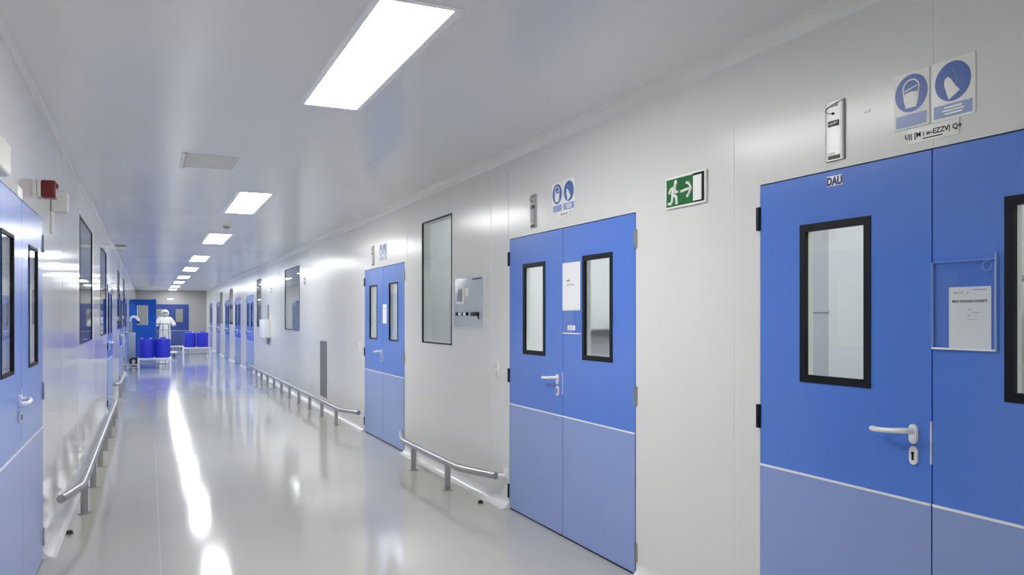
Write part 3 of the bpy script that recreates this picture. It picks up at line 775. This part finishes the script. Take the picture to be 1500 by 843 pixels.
spots = [(-.085, 25.70, .29, 'front blue drum on stand by the open door, one nearest the left wall'), (.355, 25.70, .29, 'front blue drum on stand by the open door, one nearest the person'),
         (-.085, 26.15, .29, 'rear blue drum on stand by the open door, behind the one nearest the left wall'), (.355, 26.15, .29, 'rear blue drum on stand by the open door, behind the one nearest the person'),
         (1.385, 32.3, .35, 'blue drum on stand before the end wall, the one on the side of the person'), (1.83, 32.3, .35, 'blue drum on stand before the end wall, the one by the right wall')]
for x, y, z, lab in spots:
    o = P0 if first else copy_tree(P0); first = False
    o.location = (x, y, z); o.rotation_euler = (0, 0, random.uniform(-.5, .5)); tag(o, lab, 'drum', 'blue plastic drums on white stands')

# push trolley held by the person
r = empty('push_trolley', (.45, 33.0, 0), 0, label='flat platform trolley with tube handle pushed by the person in white', cat='trolley')
MB().box(-.30, .50, -.62, .22, .13, .165, bev=.006).build('deck', M['white_plastic'], r)
h_ = MB(); h_.tube([(-.26, .20, .16), (-.26, .33, 1.16), (-.25, .335, 1.20), (-.22, .335, 1.22), (.18, .335, 1.22), (.21, .335, 1.20), (.22, .33, 1.16), (.22, .20, .16)], .014, seg=10)
h_.tube([(-.26, .325, .98), (.22, .325, .98)], .009, seg=8); h_.tube([(.02, .33, 1.22), (.02, .205, .16)], .012, seg=8); h_.build('handle', M['handle_tube'], r)
for sx in (-.2, .4):
    for sy in (-.52, .12):
        c = MB(); c.lathe([(.05, -.018), (.06, -.012), (.06, .012), (.05, .018)], (sx, sy, .06), 18, axis='x'); w_ = c.build('caster', M['caster'], r)
        MB().box(sx-.025, sx+.025, sy-.03, sy+.03, .10, .132).build('caster_fork', M['steel'], w_)

# grey pallet by the end wall
r = empty('pallet', (.98, 39.6, 0), 0, label='grey slatted plastic pallet on floor in front of the end door', cat='pallet')
b = MB()
for i in range(7): b.box(-.6, .6, -.5 + i*.15, -.42 + i*.15, .12, .15)
b.build('top_deck', M['ivory'], r, smooth=0)
b = MB()
for i in range(9): b.box(-.6 + i*.143, -.56 + i*.143, -.5, .48, .0, .12)
b.build('runner', M['grey_plastic'], r, smooth=0)

# pump trolley with white gooseneck
r = empty('pump_trolley', (-.44, 26.9, 0), 0, label='grey pump trolley with white gooseneck spout by the far left doors', cat='pump trolley')
b = MB(); b.box(-.12, .05, -.16, .16, .18, 1.02, bev=.02); b.build('body', M['panelglass'], r)
b = MB(); b.tube([(-.08, 0, 1.0), (-.08, 0, 1.36)], .04, seg=14); b.build('column', M['steel'], r)
b = MB(); b.tube([(-.09, 0, 1.34), (-.09, 0, 1.42), (-.06, 0, 1.48), (0, 0, 1.50), (.06, 0, 1.48), (.11, 0, 1.43), (.14, 0, 1.36)], [.03, .035, .038, .04, .042, .042, .035], seg=14); b.build('gooseneck', M['white_plastic'], r, smooth=60)
b = MB(); b.lathe([(.03, -.05), (.045, .0), (.03, .05)], (.125, 0, 1.33), 14); b.build('nozzle', M['caster'], r)
for y in (-.18, .16):
    b = MB(); b.lathe([(.10, -.03), (.13, -.025), (.13, .025), (.10, .03)], (-.0, y, .13), 24, axis='y'); w_ = b.build('wheel', M['caster'], r)
    b = MB(); b.lathe([(.05, -.034), (.06, -.03), (.06, .03), (.05, .034)], (-.0, y, .13), 18, axis='y'); b.build('hub', M['steel'], w_)
b = MB(); b.box(-.11, .11, -.24, -.2, .02, .06, bev=.01); b.box(-.02, .02, -.22, -.1, .02, .2); b.build('foot', M['white_plastic'], r)

# ------------------------------------------------------------------ person in white coverall
def skin_mesh(name, pts, edges, radii, m, parent=None, sub=2, root=0):
    me = bpy.data.meshes.new(name); me.from_pydata(pts, edges, []); o = bpy.data.objects.new(name, me); COL.objects.link(o)
    md = o.modifiers.new('skin', 'SKIN'); md.use_smooth_shade = True
    for i, rr in enumerate(radii):
        v = me.skin_vertices[0].data[i]; v.radius = rr if isinstance(rr, tuple) else (rr, rr)
    me.skin_vertices[0].data[root].use_root = True
    s = o.modifiers.new('sub', 'SUBSURF'); s.levels = sub; s.render_levels = sub
    bpy.context.view_layer.update()
    n = bpy.data.meshes.new_from_object(o.evaluated_get(bpy.context.evaluated_depsgraph_get()))
    bpy.data.objects.remove(o); bpy.data.meshes.remove(me); n.name = name
    n.materials.clear(); n.materials.append(m)
    n.polygons.foreach_set('use_smooth', [True]*len(n.polygons))
    q = bpy.data.objects.new(name, n); COL.objects.link(q)
    if parent: q.parent = parent
    return q

def person(loc):
    # local: faces -y, stands on z=0; height 1.74; hands on a bar at y=-.28,z=1.22
    P, E, R = [], [], []
    def v(p, r, par=None):
        P.append(p); R.append(r)
        if par is not None: E.append((par, len(P)-1))
        return len(P)-1
    pel = v((0, 0, .93), (.15, .11)); belly = v((0, -.01, 1.08), (.14, .10), pel); chest = v((0, 0, 1.27), (.165, .115), belly); up = v((0, .0, 1.41), (.12, .09), chest)
    neck = v((0, -.02, 1.49), (.055, .055), up); jaw = v((0, -.055, 1.555), (.062, .07), neck); head = v((0, -.06, 1.63), (.078, .095), jaw); top = v((0, -.04, 1.70), (.06, .07), head)
    sleeves = {}
    for sx in (-1, 1):
        sh = v((sx*.17, 0, 1.40), .062, up); el = v((sx*.33, -.06, 1.17), .045, sh); wr = v((sx*.22, -.24, 1.20), .03, el)
        pm = v((sx*.19, -.285, 1.228), (.034, .020), wr)
        for k, (dx, ln) in enumerate(((-.030, .052), (-.010, .060), (.010, .056), (.028, .044))):
            a = v((sx*.19 + dx, -.325, 1.245), .009, pm); b = v((sx*.19 + dx, -.345, 1.245-ln*.4), .0085, a); v((sx*.19 + dx, -.328, 1.245-ln*.75), .008, b)
        a = v((sx*.155, -.29, 1.215), .010, pm); v((sx*.145, -.315, 1.20), .009, a)
        hp = v((sx*.09, 0, .86), .095, pel); kn = v((sx*.10, -.025 if sx > 0 else .01, .49), .062, hp); an = v((sx*.105, .02, .09), .042, kn)
        ft = v((sx*.115, -.06, .045), (.042, .035), an); v((sx*.12, -.14, .035), (.038, .028), ft)
    root = skin_mesh('person', P, E, R, M['skin'])
    root.location = loc
    b = bmesh.new(); b.from_mesh(root.data)      # nose, ears, eyes belong to the body mesh
    def blob(c, s):
        bmesh.ops.create_uvsphere(b, u_segments=12, v_segments=8, radius=1, matrix=Matrix.Translation(c) @ Matrix.Diagonal((*s, 1)))
    blob((0, -.158, 1.615), (.014, .020, .022))
    for sx in (-1, 1): blob((sx*.080, -.055, 1.62), (.012, .020, .032))
    b.to_mesh(root.data); b.free(); root.data.polygons.foreach_set('use_smooth', [True]*len(root.data.polygons))
    tag(root, 'person in white hooded coverall and mask standing behind the trolley handle', 'person')
    # coverall
    P2, E2, R2 = [], [], []
    def w(p, r, par=None):
        P2.append(p); R2.append(r)
        if par is not None: E2.append((par, len(P2)-1))
        return len(P2)-1
    pel = w((0, 0, .93), (.20, .155)); bl = w((0, -.01, 1.10), (.20, .15), pel); ch = w((0, 0, 1.28), (.225, .16), bl); up = w((0, 0, 1.42), (.165, .125), ch); w((0, -.01, 1.485), (.10, .09), up)
    for sx in (-1, 1):
        sh = w((sx*.18, 0, 1.41), .095, up); el = w((sx*.345, -.06, 1.17), .082, sh); m1 = w((sx*.27, -.17, 1.185), .062, el); w((sx*.222, -.235, 1.20), .045, m1)
        hp = w((sx*.095, 0, .84), .135, pel); kn = w((sx*.105, -.02 if sx > 0 else .012, .49), .105, hp); sn = w((sx*.108, .01, .28), .092, kn); w((sx*.108, .02, .11), .078, sn)
    skin_mesh('coverall', P2, E2, R2, M['cloth'], root)
    h = MB()      # hood: shell around the head, open at the face
    h.ball((0, -.035, 1.625), (.145, .145, .160), u=32, v=24)
    cut = [f for f in h.bm.faces if f.calc_center_median().y < -.105 and abs(f.calc_center_median().x) < .10 and 1.515 < f.calc_center_median().z < 1.695]
    bmesh.ops.delete(h.bm, geom=cut, context='FACES')
    hood = h.build('hood', M['cloth'], root, smooth=60)
    sol = hood.modifiers.new('thickness', 'SOLIDIFY'); sol.thickness = .006
    m_ = MB(); m_.ball((0, -.095, 1.575), (.088, .088, .080)); m_.build('face_mask', M['mask'], root, smooth=60)
    m_ = MB(); m_.box(-.082, .082, -.168, -.09, 1.622, 1.682, bev=.02, seg=3); m_.build('goggles', M['goggle'], root, smooth=60)
    for sx in (-1, 1):
        f = MB(); f.ball((sx*.117, -.06, .05), (.062, .135, .052)); f.box(sx*.117-.055, sx*.117+.055, -.175, .06, .0, .03, bev=.012); f.build('shoe_cover', M['cloth'], root, smooth=60)
    return root
person((.55, 33.695, 0))

# ------------------------------------------------------------------ camera and output look
cam_d = bpy.data.cameras.new('camera'); cam = bpy.data.objects.new('camera', cam_d); COL.objects.link(cam)
cam.location = (0, 0, 1.495); cam.rotation_euler = (PI/2, 0, -math.radians(24.5255))
cam_d.sensor_width = 36; cam_d.lens = 1163.8/1500*36; cam_d.shift_y = .0286; cam_d.clip_start = .05; cam_d.clip_end = 200
SC.camera = cam
w = bpy.data.worlds.new('world'); SC.world = w; w.use_nodes = True
w.node_tree.nodes['Background'].inputs[0].default_value = (.8, .85, .9, 1); w.node_tree.nodes['Background'].inputs[1].default_value = .2
vs = SC.view_settings; vs.view_transform = 'Standard'; vs.look = 'None'; vs.exposure = 0.17; vs.gamma = 1.0; vs.use_curve_mapping = False
cy = SC.cycles; cy.use_denoising = True; cy.max_bounces = 10; cy.diffuse_bounces = 6; cy.glossy_bounces = 5; cy.transparent_max_bounces = 16
cy.sample_clamp_indirect = 6.0; cy.caustics_reflective = False; cy.caustics_refractive = False
